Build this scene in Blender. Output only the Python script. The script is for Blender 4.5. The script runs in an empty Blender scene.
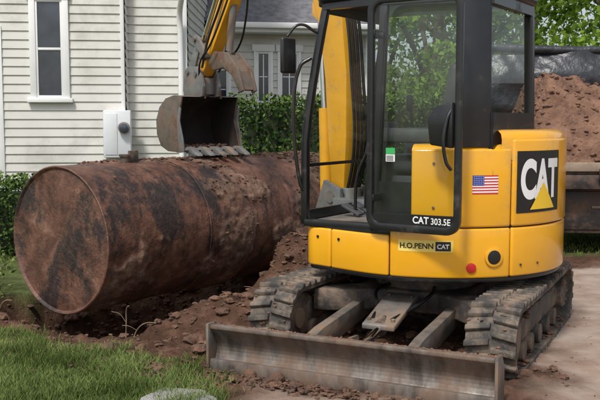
import bpy, bmesh, math, random
import numpy as np
from mathutils import Vector, Matrix, noise, Euler
random.seed(7); rng=np.random.default_rng(7)
R=math.radians
scene=bpy.context.scene
scene.view_settings.view_transform='Standard'
try: scene.view_settings.look='None'
except: pass
scene.view_settings.exposure=0

# ------------------------------------------------ materials
def nt(name):
    m=bpy.data.materials.new(name); m.use_nodes=True
    t=m.node_tree; b=t.nodes['Principled BSDF']; return m,t,b
def mat(name,c1,c2=None,scale=5,rough=.6,metal=0,bump=0,bscale=None,dirt=None,dscale=3,damt=.5,spec=.5,coat=0,dist=.02,detail=3,stretch=None):
    m,t,b=nt(name); N=t.nodes; L=t.links
    b.inputs['Roughness'].default_value=rough; b.inputs['Metallic'].default_value=metal
    b.inputs['Specular IOR Level'].default_value=spec; b.inputs['Coat Weight'].default_value=coat
    tc=N.new('ShaderNodeTexCoord'); src=tc.outputs['Object']
    if stretch:
        mp_=N.new('ShaderNodeMapping'); mp_.inputs['Scale'].default_value=stretch; L.new(src,mp_.inputs['Vector']); src2=mp_.outputs[0]
    else: src2=src
    if c2 is None: c2=tuple(x*.8 for x in c1)
    n=N.new('ShaderNodeTexNoise'); n.inputs['Scale'].default_value=scale; n.inputs['Detail'].default_value=detail; n.inputs['Roughness'].default_value=.65
    L.new(src2,n.inputs['Vector'])
    r=N.new('ShaderNodeValToRGB'); r.color_ramp.elements[0].position=.35; r.color_ramp.elements[1].position=.65
    r.color_ramp.elements[0].color=(*c1,1); r.color_ramp.elements[1].color=(*c2,1)
    L.new(n.outputs['Fac'],r.inputs['Fac']); out=r.outputs['Color']
    if dirt is not None:
        n2=N.new('ShaderNodeTexNoise'); n2.inputs['Scale'].default_value=dscale; n2.inputs['Detail'].default_value=5; n2.inputs['Roughness'].default_value=.7
        L.new(src,n2.inputs['Vector'])
        mr=N.new('ShaderNodeMapRange'); mr.inputs['From Min'].default_value=.62-damt*.4; mr.inputs['From Max'].default_value=.75-damt*.25
        L.new(n2.outputs['Fac'],mr.inputs['Value'])
        mx=N.new('ShaderNodeMixRGB'); mx.inputs['Color2'].default_value=(*dirt,1)
        L.new(mr.outputs['Result'],mx.inputs['Fac']); L.new(out,mx.inputs['Color1']); out=mx.outputs['Color']
        mr2=N.new('ShaderNodeMapRange'); mr2.inputs['To Min'].default_value=rough; mr2.inputs['To Max'].default_value=.9
        L.new(mr.outputs['Result'],mr2.inputs['Value']); L.new(mr2.outputs['Result'],b.inputs['Roughness'])
    L.new(out,b.inputs['Base Color'])
    if bump:
        n3=N.new('ShaderNodeTexNoise'); n3.inputs['Scale'].default_value=bscale or scale*3; n3.inputs['Detail'].default_value=4
        L.new(src,n3.inputs['Vector'])
        bp=N.new('ShaderNodeBump'); bp.inputs['Strength'].default_value=bump; bp.inputs['Distance'].default_value=dist
        L.new(n3.outputs['Fac'],bp.inputs['Height']); L.new(bp.outputs['Normal'],b.inputs['Normal'])
    return m
DUST=(.26,.185,.13)
M={}
M['yellow']=mat('machine_yellow',(.84,.41,.016),(.79,.375,.016),2,rough=.2,coat=.5,dirt=(.58,.32,.06),dscale=3.2,damt=.10)
M['yellow2']=mat('boom_yellow',(.80,.39,.02),(.74,.35,.02),3,rough=.3,coat=.3,dirt=(.45,.27,.10),dscale=6,damt=.12)
M['black']=mat('cab_black',(.010,.010,.011),(.017,.017,.017),4,rough=.33,coat=.2,dirt=(.06,.05,.045),dscale=4,damt=.12)
M['rubber']=mat('track_rubber',(.035,.033,.031),(.07,.062,.054),8,rough=.85,dirt=(.22,.165,.12),dscale=6,damt=.45,bump=.4,bscale=40,dist=.01)
M['steel']=mat('dusty_steel',(.11,.10,.092),(.21,.19,.17),6,rough=.45,metal=.3,dirt=(.24,.165,.11),dscale=4,damt=.5,bump=.3,bscale=25,dist=.006)
M['blade']=mat('scraped_blade_steel',(.085,.07,.06),(.22,.195,.17),1.6,rough=.42,metal=.35,dirt=(.20,.13,.09),dscale=3,damt=.5,bump=.3,bscale=30,dist=.006,stretch=(3,8,3))
M['frame']=mat('undercarriage_steel',(.03,.028,.026),(.06,.05,.043),6,rough=.6,dirt=(.22,.155,.11),dscale=5,damt=.42,bump=.3,bscale=25,dist=.01)
M['chrome']=mat('chrome_rod',(.6,.6,.6),(.7,.7,.7),4,rough=.15,metal=1)
M['bucket']=mat('bucket_steel',(.12,.10,.08),(.25,.21,.17),5,rough=.5,metal=.35,dirt=(.15,.09,.06),dscale=5,damt=.5,bump=.4,bscale=20,dist=.01)
M['bucket_in']=mat('bucket_inside',(.022,.018,.016),(.04,.03,.025),5,rough=.8,bump=.5,bscale=15)
M['grey']=mat('machine_grey',(.15,.15,.15),(.24,.24,.23),6,rough=.45,metal=.4,dirt=DUST,dscale=5,damt=.35)
M['seat']=mat('seat_vinyl',(.05,.05,.055),(.08,.08,.085),8,rough=.55)
M['white']=mat('white_paint',(.8,.8,.78),(.74,.74,.72),3,rough=.5)
M['decalw']=mat('decal_white',(.82,.82,.8),(.78,.78,.77),3,rough=.4)
M['decalk']=mat('decal_black',(.01,.01,.01),(.014,.014,.014),3,rough=.35)
M['decaly']=mat('decal_yellow',(.85,.55,.03),(.83,.53,.03),3,rough=.4)
M['decalp']=mat('decal_pale_yellow',(.85,.66,.16),(.83,.64,.15),3,rough=.4)
M['decalr']=mat('decal_red',(.55,.03,.03),(.5,.03,.03),3,rough=.4)
M['decalb']=mat('decal_blue',(.03,.05,.28),(.03,.05,.25),3,rough=.4)
M['decalg']=mat('decal_green',(.05,.4,.12),(.05,.35,.1),3,rough=.4)
M['siding']=mat('painted_clapboard',(.65,.64,.585),(.59,.58,.525),1.5,rough=.6,dirt=(.48,.47,.42),dscale=1.2,damt=.3)
M['found']=mat('foundation_block',(.3,.29,.27),(.22,.21,.2),4,rough=.9,bump=.3)
M['shingle']=mat('roof_shingle',(.11,.11,.12),(.19,.19,.2),9,rough=.9,bump=.5,bscale=20)
M['winglass']=mat('window_pane',(.02,.026,.034),(.05,.06,.08),1.5,rough=.05,spec=.8)
M['tarp']=mat('black_tarp',(.02,.022,.027),(.035,.038,.045),3,rough=.38,bump=.6,bscale=5,dist=.06)
M['trailer']=mat('trailer_paint',(.02,.018,.017),(.04,.03,.025),4,rough=.5,dirt=(.13,.075,.05),dscale=4,damt=.45)
M['wood']=mat('deck_edge',(.34,.26,.19),(.2,.15,.11),4,rough=.8,bump=.3)
M['bark']=mat('bark',(.08,.06,.045),(.13,.10,.08),9,rough=.95,bump=.8)
M['stone']=mat('flagstone',(.33,.32,.31),(.22,.215,.21),6,rough=.85,bump=.6)
M['root']=mat('root',(.16,.11,.07),(.24,.17,.12),9,rough=.9)
M['soil']=mat('turned_soil',(.065,.034,.022),(.175,.095,.06),7,rough=.95,bump=1,bscale=30,dist=.03)
M['soil_pale']=mat('heap_soil',(.12,.06,.038),(.22,.12,.075),5,rough=.95,bump=1,bscale=18,dist=.05)
M['lightred']=mat('lamp_red',(.5,.02,.02),(.45,.02,.02),3,rough=.15)
M['meter']=mat('meter_paint',(.70,.72,.73),(.64,.66,.67),3,rough=.45)

def glassmat():
    m=bpy.data.materials.new('cab_glass'); m.use_nodes=True; t=m.node_tree; N=t.nodes; L=t.links; N.clear()
    o=N.new('ShaderNodeOutputMaterial'); tr=N.new('ShaderNodeBsdfTransparent'); tr.inputs[0].default_value=(.91,.95,.93,1)
    g=N.new('ShaderNodeBsdfGlossy'); g.inputs['Roughness'].default_value=.02; g.inputs[0].default_value=(.9,.9,.9,1)
    n=N.new('ShaderNodeTexNoise'); n.inputs['Scale'].default_value=3; n.inputs['Detail'].default_value=3
    tc=N.new('ShaderNodeTexCoord'); L.new(tc.outputs['Object'],n.inputs['Vector'])
    f=N.new('ShaderNodeLayerWeight'); f.inputs['Blend'].default_value=.5
    pw=N.new('ShaderNodeMath'); pw.operation='POWER'; pw.inputs[1].default_value=5; L.new(f.outputs['Facing'],pw.inputs[0])
    ad=N.new('ShaderNodeMath'); ad.operation='MULTIPLY_ADD'; ad.inputs[1].default_value=.8; ad.inputs[2].default_value=.04; ad.use_clamp=True
    mx=N.new('ShaderNodeMixShader'); L.new(pw.outputs[0],ad.inputs[0]); L.new(ad.outputs[0],mx.inputs[0]); L.new(tr.outputs[0],mx.inputs[1]); L.new(g.outputs[0],mx.inputs[2])
    df=N.new('ShaderNodeBsdfDiffuse'); df.inputs[0].default_value=(.35,.31,.26,1)
    mr=N.new('ShaderNodeMapRange'); mr.inputs['From Min'].default_value=.4; mr.inputs['From Max'].default_value=.8; mr.inputs['To Min'].default_value=.0; mr.inputs['To Max'].default_value=.05
    L.new(n.outputs['Fac'],mr.inputs['Value'])
    m2=N.new('ShaderNodeMixShader'); L.new(mr.outputs['Result'],m2.inputs[0]); L.new(mx.outputs[0],m2.inputs[1]); L.new(df.outputs[0],m2.inputs[2]); L.new(m2.outputs[0],o.inputs[0])
    return m
M['glass']=glassmat()
def leafmat(name,dark,light,trans=.35):
    m=bpy.data.materials.new(name); m.use_nodes=True; t=m.node_tree; N=t.nodes; L=t.links; N.clear()
    o=N.new('ShaderNodeOutputMaterial'); b=N.new('ShaderNodeBsdfDiffuse')
    a=N.new('ShaderNodeAttribute'); a.attribute_name='lc'
    r=N.new('ShaderNodeMixRGB'); r.inputs[1].default_value=(*dark,1); r.inputs[2].default_value=(*light,1)
    L.new(a.outputs['Fac'],r.inputs[0]); L.new(r.outputs[0],b.inputs['Color'])
    if trans>0:
        tl=N.new('ShaderNodeBsdfTranslucent'); L.new(r.outputs[0],tl.inputs[0])
        mx=N.new('ShaderNodeMixShader'); mx.inputs[0].default_value=trans
        L.new(b.outputs[0],mx.inputs[1]); L.new(tl.outputs[0],mx.inputs[2]); L.new(mx.outputs[0],o.inputs[0])
    else: L.new(b.outputs[0],o.inputs[0])
    return m
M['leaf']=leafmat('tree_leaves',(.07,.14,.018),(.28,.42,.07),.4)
M['hedge']=leafmat('hedge_leaves',(.024,.052,.014),(.12,.185,.045),0)
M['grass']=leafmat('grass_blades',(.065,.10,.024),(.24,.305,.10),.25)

# ------------------------------------------------ helpers
def link(o,parent=None,m=None):
    scene.collection.objects.link(o)
    if parent is not None: o.parent=parent
    if m is not None: o.data.materials.append(M[m] if isinstance(m,str) else m)
    return o
def empty(name,loc=(0,0,0),rz=0,parent=None):
    o=bpy.data.objects.new(name,None); o.location=loc; o.rotation_euler=(0,0,rz); o.empty_display_size=.2
    return link(o,parent)
def smooth(o,ang=40):
    for p in o.data.polygons: p.use_smooth=True
    try:
        o.data.set_sharp_from_angle(angle=R(ang))
    except Exception: pass
def mesh(name,v,f,m=None,parent=None,bev=0,sm=False,seg=2,ang=40):
    me=bpy.data.meshes.new(name); me.from_pydata([tuple(x) for x in v],[],[tuple(x) for x in f]); me.update()
    bm=bmesh.new(); bm.from_mesh(me); bmesh.ops.recalc_face_normals(bm,faces=bm.faces)
    if bev:
        es=[e for e in bm.edges if e.is_manifold and e.calc_face_angle(0)>R(25)]
        try: bmesh.ops.bevel(bm,geom=es,offset=bev,segments=seg,profile=.5,affect='EDGES',clamp_overlap=True)
        except Exception: pass
    bm.to_mesh(me); bm.free()
    o=bpy.data.objects.new(name,me); link(o,parent,m)
    if sm or bev: smooth(o,ang)
    return o
BF=[(0,1,2,3),(4,7,6,5),(0,4,5,1),(1,5,6,2),(2,6,7,3),(3,7,4,0)]
def box(name,c,s,m,parent=None,rot=(0,0,0),bev=.005,seg=2):
    hx,hy,hz=[k/2 for k in s]
    v=[Vector(p) for p in [(-hx,-hy,-hz),(hx,-hy,-hz),(hx,hy,-hz),(-hx,hy,-hz),(-hx,-hy,hz),(hx,-hy,hz),(hx,hy,hz),(-hx,hy,hz)]]
    E=Euler(rot).to_matrix(); C=Vector(c)
    return mesh(name,[E@p+C for p in v],BF,m,parent,bev,seg=seg)
def cyl(name,p0,p1,r,m,parent=None,n=24,r2=None,bev=0):
    p0=Vector(p0);p1=Vector(p1); d=(p1-p0).normalized(); a=d.orthogonal().normalized(); b=d.cross(a)
    if r2 is None:r2=r
    v=[];f=[]
    for i in range(n):
        t=2*math.pi*i/n; q=a*math.cos(t)+b*math.sin(t); v.append(p0+q*r); v.append(p1+q*r2)
    for i in range(n):
        j=(i+1)%n; f.append((2*i,2*j,2*j+1,2*i+1))
    f.append([2*i for i in range(n)][::-1]); f.append([2*i+1 for i in range(n)])
    return mesh(name,v,f,m,parent,bev,sm=True,ang=35)
def prism(name,pts,z0,z1,m,parent=None,bev=0,seg=2):
    n=len(pts); v=[(x,y,z0) for x,y in pts]+[(x,y,z1) for x,y in pts]
    f=[list(range(n))[::-1],list(range(n,2*n))]+[(i,(i+1)%n,n+(i+1)%n,n+i) for i in range(n)]
    return mesh(name,v,f,m,parent,bev,seg=seg)
def prof(name,pts,y0,y1,m,parent=None,bev=0):
    n=len(pts); v=[(x,y0,z) for x,z in pts]+[(x,y1,z) for x,z in pts]
    f=[list(range(n))[::-1],list(range(n,2*n))]+[(i,(i+1)%n,n+(i+1)%n,n+i) for i in range(n)]
    return mesh(name,v,f,m,parent,bev)
def beam(name,path,hs,ws,m,parent=None,bev=.008):
    v=[];f=[];n=len(path)
    for i,(x,z) in enumerate(path):
        a=Vector(path[max(i-1,0)]);b=Vector(path[min(i+1,n-1)]); d=(b-a).normalized(); q=Vector((-d.y,d.x)); h=hs[i]/2;w=ws[i]/2
        for sy,sq in ((-w,-h),(w,-h),(w,h),(-w,h)): v.append((x+q.x*sq,sy,z+q.y*sq))
    for i in range(n-1):
        for k in range(4): f.append((4*i+k,4*i+(k+1)%4,4*i+4+(k+1)%4,4*i+4+k))
    f.append((3,2,1,0)); f.append(tuple(4*(n-1)+k for k in range(4)))
    return mesh(name,v,f,m,parent,bev)
def tube(name,pts,r,m,parent=None,cyc=False):
    c=bpy.data.curves.new(name,'CURVE'); c.dimensions='3D'; c.bevel_depth=r; c.bevel_resolution=3; c.resolution_u=8
    s=c.splines.new('BEZIER'); s.bezier_points.add(len(pts)-1)
    for bp,p in zip(s.bezier_points,pts): bp.co=p; bp.handle_left_type=bp.handle_right_type='AUTO'
    s.use_cyclic_u=cyc; c.use_fill_caps=True
    return link(bpy.data.objects.new(name,c),parent,m)
def smst(a,b,x):
    t=max(0,min(1,(x-a)/(b-a))); return t*t*(3-2*t)
def rock(v0,r,sq=.75,n=1):
    bm=bmesh.new(); bmesh.ops.create_icosphere(bm,subdivisions=n,radius=1)
    off=Vector((random.random()*50,random.random()*50,0)); E=Euler((random.random()*6,random.random()*6,random.random()*6)).to_matrix()
    sc=Vector((random.uniform(.7,1.3),random.uniform(.7,1.3),random.uniform(.5,.95)))
    vs=[]
    for v in bm.verts:
        k=1+.5*noise.noise(v.co*1.6+off)
        p=E@v.co*k; vs.append(Vector((p.x*sc.x,p.y*sc.y,p.z*sc.z*sq))*r+v0)
    fs=[[v.index for v in f.verts] for f in bm.faces]; bm.free(); return vs,fs
def rocks(name,items,m,parent=None,n=1):
    V=[];F=[]
    for p,r in items:
        vs,fs=rock(Vector(p),r,n=2 if r>.03 else n); k=len(V); V+=vs; F+=[[i+k for i in f] for f in fs]
    me=bpy.data.meshes.new(name); me.from_pydata([tuple(x) for x in V],[],F); 
    o=bpy.data.objects.new(name,me); link(o,parent,m)
    return o
def leaves(name,C,size,m,parent=None,lc=None):
    n=len(C); C=np.asarray(C,float)
    a=rng.normal(size=(n,3)); a/=np.linalg.norm(a,axis=1)[:,None]
    b=rng.normal(size=(n,3)); 
    b-=a*(a*b).sum(1)[:,None]; b/=np.linalg.norm(b,axis=1)[:,None]
    s=(size*rng.uniform(.6,1.3,n))[:,None]
    V=np.stack([C-a*s*.5,C+b*s*.28,C+a*s*.5,C-b*s*.28],1).reshape(-1,3)
    me=bpy.data.meshes.new(name); me.from_pydata(V.tolist(),[],np.arange(4*n).reshape(-1,4).tolist())
    if lc is None: lc=rng.uniform(0,1,n)
    at=me.attributes.new('lc','FLOAT','POINT'); at.data.foreach_set('value',np.repeat(np.clip(lc,0,1),4).astype(np.float32))
    return link(bpy.data.objects.new(name,me),parent,m)

# ------------------------------------------------ camera
CAMH=1.55
cam=bpy.data.cameras.new('camera'); co=bpy.data.objects.new('camera',cam); scene.collection.objects.link(co)
co.location=(0,0,CAMH); co.rotation_euler=(R(90-5.25),0,0); cam.lens=52.0; cam.sensor_width=36; cam.clip_end=1500; cam.clip_start=.05
scene.camera=co

# ------------------------------------------------ light
w=bpy.data.worlds.new('World'); scene.world=w; w.use_nodes=True; t=w.node_tree
sky=t.nodes.new('ShaderNodeTexSky'); sky.sky_type='NISHITA'; sky.sun_disc=False
SE,SA=R(56),R(205)
sky.sun_elevation=SE; sky.sun_rotation=SA; sky.dust_density=3; sky.air_density=1.0
hs=t.nodes.new('ShaderNodeHueSaturation'); hs.inputs['Saturation'].default_value=.5
t.links.new(sky.outputs[0],hs.inputs['Color']); t.links.new(hs.outputs[0],t.nodes['Background'].inputs[0]); t.nodes['Background'].inputs[1].default_value=.15
sl=bpy.data.lights.new('sun','SUN'); sl.energy=3.0; sl.angle=R(8); sl.color=(1,.975,.935)
so=bpy.data.objects.new('sun',sl); scene.collection.objects.link(so)
d=Vector((math.sin(SA)*math.cos(SE),math.cos(SA)*math.cos(SE),math.sin(SE)))
so.rotation_euler=d.to_track_quat('Z','Y').to_euler(); so.location=(0,0,20)

# ------------------------------------------------ ground
bx=[-8,-3.2,-2.4,-1.6,-.8,-.5,-.42]; by=[7.2,6.75,6.35,5.85,5.35,5.0,3]
def yb(x): return float(np.interp(x,bx,by))
TA=Vector((-1.965,7.0)); TB=Vector((.12,9.78)); TD=(TB-TA).normalized(); TN=Vector((-TD.y,TD.x))
def masks(x,y):
    wob=.18*noise.noise(Vector((x*2.2,y*2.2,3)))+.08*noise.noise(Vector((x*9,y*9,3)))
    if x<-.42: s=smst(-.06,.08,y-yb(x)+wob)
    else: s=1.0
    dt=(Vector((x,y))-TA).dot(TN)
    s*=1-smst(.7,1.0,dt+wob)
    s*=smst(-4.2,-3.6,x+wob)
    s*=1-smst(9.6,10.2,y+wob)
    dr=smst(1.2,1.9,x+wob*2+(y-6)*.02)*(1-smst(8.9,9.3,y+wob))
    dr=max(dr,smst(5.15,4.75,y+.33*x+wob)*smst(-.45,-.1,x+wob)*.75)
    return s,dr
def G(x,y,a,cx,cy,sx,sy,r=0):
    dx=x-cx;dy=y-cy;c,s=math.cos(r),math.sin(r);u=(dx*c+dy*s)/sx;v=(-dx*s+dy*c)/sy
    return a*math.exp(-(u*u+v*v))
def H(x,y,msk=None):
    s,dr=msk or masks(x,y)
    if y<3 or y>13 or x<-6 or x>7: return -.02
    h=0
    k=s*(1-dr)
    if k>0.001:
        p=Vector((x,y,0))
        q=Vector((x,y))-TA; ta,tn=q.dot(TD),q.dot(TN)
        tw=tn+.14*noise.noise(p*2.3)
        pit=.55*smst(-1.05,-.72,tw)*smst(.9,.5,tn)*smst(-.50,-.05,ta+.1*noise.noise(p*3))*smst(2.6,1.7,ta)
        rim=G(ta,tn,.15,1.5,-1.22,.5,.16)
        m=G(x,y,.44,-.02,7.85,.55,.45,.5)+G(x,y,.13,-.5,6.65,.5,.3,.3)+rim+G(x,y,.26,.35,8.3,.5,.5)+G(x,y,.15,-2.8,7.8,.35,.5)+G(x,y,.15,-.05,6.7,.4,.4)
        n=noise.fractal(p*1.7,1,2,5)*.05+noise.fractal(p*6+Vector((9,0,0)),.9,2,4)*.045*(.5+3*max(0,min(m,.25)))+abs(noise.noise(p*13))*.04
        h+=k*(m*(1+.35*noise.noise(p*3))-pit*(1+.25*noise.noise(p*4))+n-.01)
    h+=.008*noise.noise(Vector((x*3,y*3,9)))
    return h
def axis(lo,a,b,hi,step):
    out=list(np.arange(a,b+1e-6,step)); 
    d=step;x=a
    while x>lo: d*=1.35; x-=d; out.insert(0,x)
    d=step;x=out[-1]
    while x<hi: d*=1.35; x+=d; out.append(x)
    return out
xs=axis(-220,-3.4,3.6,220,.033); ys=axis(-60,4.4,10.4,600,.033)
V=[];msk=[];F=[]
for y in ys:
    for x in xs:
        mk=masks(x,y); msk.append(mk); V.append((x,y,H(x,y,mk)))
nx=len(xs)
for j in range(len(ys)-1):
    for i in range(nx-1): k=j*nx+i; F.append((k,k+1,k+nx+1,k+nx))
me=bpy.data.meshes.new('ground'); me.from_pydata(V,[],F)
ca=me.color_attributes.new('mask','FLOAT_COLOR','POINT')
arr=np.ones((len(V),4),np.float32); arr[:,:2]=np.array(msk); arr[:,2]=0; ca.data.foreach_set('color',arr.ravel())
gm,t,b=nt('ground_material'); N=t.nodes;L=t.links
b.inputs['Roughness'].default_value=.95; b.inputs['Specular IOR Level'].default_value=.15
at=N.new('ShaderNodeAttribute'); at.attribute_name='mask'; sp=N.new('ShaderNodeSeparateColor'); L.new(at.outputs['Color'],sp.inputs[0])
tc=N.new('ShaderNodeTexCoord'); SRC=tc.outputs['Object']
def ntex(s,d=4,r=.65):
    n=N.new('ShaderNodeTexNoise'); n.inputs['Scale'].default_value=s;n.inputs['Detail'].default_value=d;n.inputs['Roughness'].default_value=r;L.new(SRC,n.inputs['Vector']);return n.outputs['Fac']
def ramp(f,cs):
    r=N.new('ShaderNodeValToRGB'); e=r.color_ramp.elements
    while len(e)<len(cs): e.new(.5)
    for el,(p,c) in zip(e,cs): el.position=p; el.color=(*c,1)
    L.new(f,r.inputs[0]); return r.outputs[0]
def mixc(f,a,c):
    m=N.new('ShaderNodeMixRGB'); L.new(f,m.inputs[0]);L.new(a,m.inputs[1]);L.new(c,m.inputs[2]);return m.outputs[0]
lawn=ramp(ntex(6),[(.3,(.06,.055,.03)),(.5,(.09,.115,.035)),(.7,(.14,.165,.06))])
soil=ramp(ntex(5,5),[(.32,(.05,.026,.017)),(.5,(.098,.052,.034)),(.68,(.18,.10,.066))])
drv=ramp(ntex(3,5),[(.3,(.22,.15,.11)),(.5,(.31,.235,.185)),(.7,(.39,.32,.27))])
c=mixc(sp.outputs[0],lawn,soil); c=mixc(sp.outputs[1],c,drv); L.new(c,b.inputs['Base Color'])
bp=N.new('ShaderNodeBump'); bp.inputs['Distance'].default_value=.03
mu=N.new('ShaderNodeMath'); mu.operation='MULTIPLY_ADD'; mu.inputs[1].default_value=-.75; mu.inputs[2].default_value=1; L.new(sp.outputs[1],mu.inputs[0]); L.new(mu.outputs[0],bp.inputs['Strength'])
L.new(ntex(28,5,.7),bp.inputs['Height']); L.new(bp.outputs[0],b.inputs['Normal'])
g=bpy.data.objects.new('ground',me); link(g,None,gm); smooth(g,180)

it=[]
while len(it)<5600:
    x=random.uniform(-3.2,1.6);y=random.uniform(4.9,9.4); s,dr=masks(x,y)
    if s<.5 or random.random()<dr: continue
    dns=.3+.6*noise.noise(Vector((x*2,y*2,7)))+2.2*min(.4,abs(H(x,y)))
    if random.random()>dns: continue
    r=random.choice([.007,.009,.011,.013,.016,.02,.028])*random.uniform(.7,1.3)
    if random.random()<.04: r=random.uniform(.035,.075)
    it.append(((x,y,H(x,y)+r*.25),r))
for i in range(420):
    x=random.uniform(-.4,3.2);y=random.uniform(4.4,8.5); it.append(((x,y,H(x,y)+.001),random.uniform(.003,.010)))
for i in range(900):
    x=random.uniform(-2.8,-.4); y=yb(x)-abs(random.gauss(0,.25)); it.append(((x,y,H(x,y)+.016),random.uniform(.006,.022)))
rocks('soil_clods',it,'soil')

def grass(name,n,x0,x1,y0,y1,h,wd,ok):
    X=[];tries=0
    while len(X)<n and tries<n*8:
        tries+=1; x=random.uniform(x0,x1);y=random.uniform(y0,y1)
        if ok(x,y): X.append((x,y))
    V=[];F=[];lc=[]
    for x,y in X:
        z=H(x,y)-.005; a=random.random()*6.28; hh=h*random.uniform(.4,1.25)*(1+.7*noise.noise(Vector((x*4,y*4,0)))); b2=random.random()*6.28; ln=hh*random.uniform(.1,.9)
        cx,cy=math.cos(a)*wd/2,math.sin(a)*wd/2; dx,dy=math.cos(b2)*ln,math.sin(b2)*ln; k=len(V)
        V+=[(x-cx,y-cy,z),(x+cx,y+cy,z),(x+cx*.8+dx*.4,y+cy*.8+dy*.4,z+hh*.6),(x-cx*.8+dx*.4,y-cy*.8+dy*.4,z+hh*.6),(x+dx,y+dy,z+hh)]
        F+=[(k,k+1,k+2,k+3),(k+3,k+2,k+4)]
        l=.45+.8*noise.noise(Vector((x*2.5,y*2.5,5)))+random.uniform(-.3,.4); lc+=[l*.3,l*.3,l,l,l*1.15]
    me=bpy.data.meshes.new(name); me.from_pydata(V,[],F); at=me.attributes.new('lc','FLOAT','POINT'); at.data.foreach_set('value',np.clip(np.array(lc,np.float32),0,1))
    return link(bpy.data.objects.new(name,me),None,'grass')
def okf(x,y):
    s,dr=masks(x+random.gauss(0,.07),y+random.gauss(0,.07)); s2,_=masks(x-.12,y-.12)
    nn=noise.noise(Vector((x*5,y*5,1))); tuft=nn>.12
    if nn<-.22 and random.random()<.75: return False
    return random.random()>min(s,1 if not (tuft and s2<.6) else .8)*1.0+dr*.8
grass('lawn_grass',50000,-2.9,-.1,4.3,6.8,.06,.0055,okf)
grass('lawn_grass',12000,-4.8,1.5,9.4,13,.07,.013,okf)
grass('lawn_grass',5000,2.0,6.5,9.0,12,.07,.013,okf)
C=[]
for i in range(1300):
    a=random.choice([(-2.8,7.6,.12),(-2.75,7.25,.04),(-3.0,7.9,.2),(-2.75,7.0,.02)])
    C.append((a[0]+random.gauss(0,.12),a[1]+random.gauss(0,.13),a[2]+abs(random.gauss(0,.10))+.03))
leaves('weeds',C,.045,'grass')
prism('flagstone',[(-.86,4.3),(-.48,4.28),(-.44,4.62),(-.55,4.80),(-.78,4.84),(-.88,4.66)],-.03,.032,'stone',None,.012)

# ------------------------------------------------ tank
tank=empty('oil_tank',(TA.x,TA.y,.575),math.atan2(TD.y,TD.x))
TL=(TB-TA).length; TR=.61
def cakef(p):
    return noise.fractal(p*1.6,.95,2.1,6)+.20*p.z/TR-.05
nu,nv=230,260; V=[];F=[];CK=[]
for i in range(nu+1):
    x=TL*i/nu
    for j in range(nv):
        a=2*math.pi*j/nv; p=Vector((x,math.cos(a)*TR,math.sin(a)*TR))
        f0=cakef(p); edge=min(1,min(x,TL-x)/.10); ck=smst(.0,.20,f0)*edge
        q=ck*(.010+.018*abs(noise.noise(p*9))+.010*max(0,noise.noise(p*3.5))+.012*abs(noise.noise(p*30)))+noise.noise(p*24)*.0018+noise.noise(p*60)*.001+noise.noise(p*1.3)*.006*edge
        for sx in (.335,.67): q-=.005*math.exp(-((x-TL*sx)/.012)**2)
        k=(TR+q)/TR
        V.append((p.x,p.y*k,p.z*k)); CK.append(ck)
for i in range(nu):
    for j in range(nv): a=i*nv+j;b2=i*nv+(j+1)%nv; F.append((a,b2,b2+nv,a+nv))
def head(x,base,sgn):
    prev=[base+j for j in range(nv)]
    for r,dx in ((.985,sgn*.006),(.965,0),(.95,-sgn*.012),(.85,-sgn*.01),(.7,-sgn*.004),(.55,0),(.4,sgn*.004),(.15,sgn*.006)):
        st=len(V)
        for j in range(nv):
            a=2*math.pi*j/nv; yy,zz=math.cos(a)*r,math.sin(a)*r; dd=(.02*noise.noise(Vector((yy*1.8,zz*1.8,x+4))) if r<.94 else 0)
            V.append((x+dx+dd,yy*TR,zz*TR)); CK.append(0.0)
        for j in range(nv): F.append((prev[j],prev[(j+1)%nv],st+(j+1)%nv,st+j))
        prev=list(range(st,st+nv))
    F.append(prev)
head(0,0,-1); head(TL,nu*nv,1)
tm,t,b=nt('rusted_tank_steel'); N=t.nodes;L=t.links; tc=N.new('ShaderNodeTexCoord'); SRC=tc.outputs['Object']
b.inputs['Specular IOR Level'].default_value=.45
mpn=N.new('ShaderNodeMapping'); mpn.inputs['Scale'].default_value=(1.0,.8,.55); L.new(tc.outputs['Object'],mpn.inputs['Vector'])
rust=ramp(ntex(5,7,.75),[(.28,(.032,.018,.014)),(.42,(.085,.038,.025)),(.55,(.16,.074,.046)),(.72,(.28,.155,.105))])
cak=ramp(ntex(11,6,.7),[(.32,(.075,.041,.027)),(.5,(.155,.09,.06)),(.68,(.30,.19,.13))])
ck=N.new('ShaderNodeAttribute'); ck.attribute_name='cake'
ad=N.new('ShaderNodeMath'); ad.operation='MULTIPLY_ADD'; ad.inputs[1].default_value=1.3; L.new(ntex(9,6,.75),ad.inputs[0]); ad.inputs[2].default_value=-.62
ad2=N.new('ShaderNodeMath'); ad2.operation='ADD'; ad2.use_clamp=True; L.new(ad.outputs[0],ad2.inputs[0]); L.new(ck.outputs['Fac'],ad2.inputs[1])
SRC=mpn.outputs[0]
n=ntex(2.1,7,.74); mr2=N.new('ShaderNodeMapRange'); mr2.inputs['From Min'].default_value=.50; mr2.inputs['From Max'].default_value=.58; mr2.inputs['To Max'].default_value=.92; L.new(n,mr2.inputs['Value'])
SRC=tc.outputs['Object']
dk=ramp(ntex(20,4,.7),[(.35,(.014,.012,.012)),(.6,(.028,.022,.021)),(.75,(.08,.05,.038))])
c=mixc(ad2.outputs[0],rust,cak); 
ml=N.new('ShaderNodeMath'); ml.operation='MULTIPLY_ADD'; ml.inputs[1].default_value=-.55; ml.inputs[2].default_value=1; L.new(ad2.outputs[0],ml.inputs[0])
mm=N.new('ShaderNodeMath'); mm.operation='MULTIPLY'; L.new(ml.outputs[0],mm.inputs[0]); L.new(mr2.outputs['Result'],mm.inputs[1])
c=mixc(mm.outputs[0],c,dk)
L.new(c,b.inputs['Base Color'])
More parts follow.
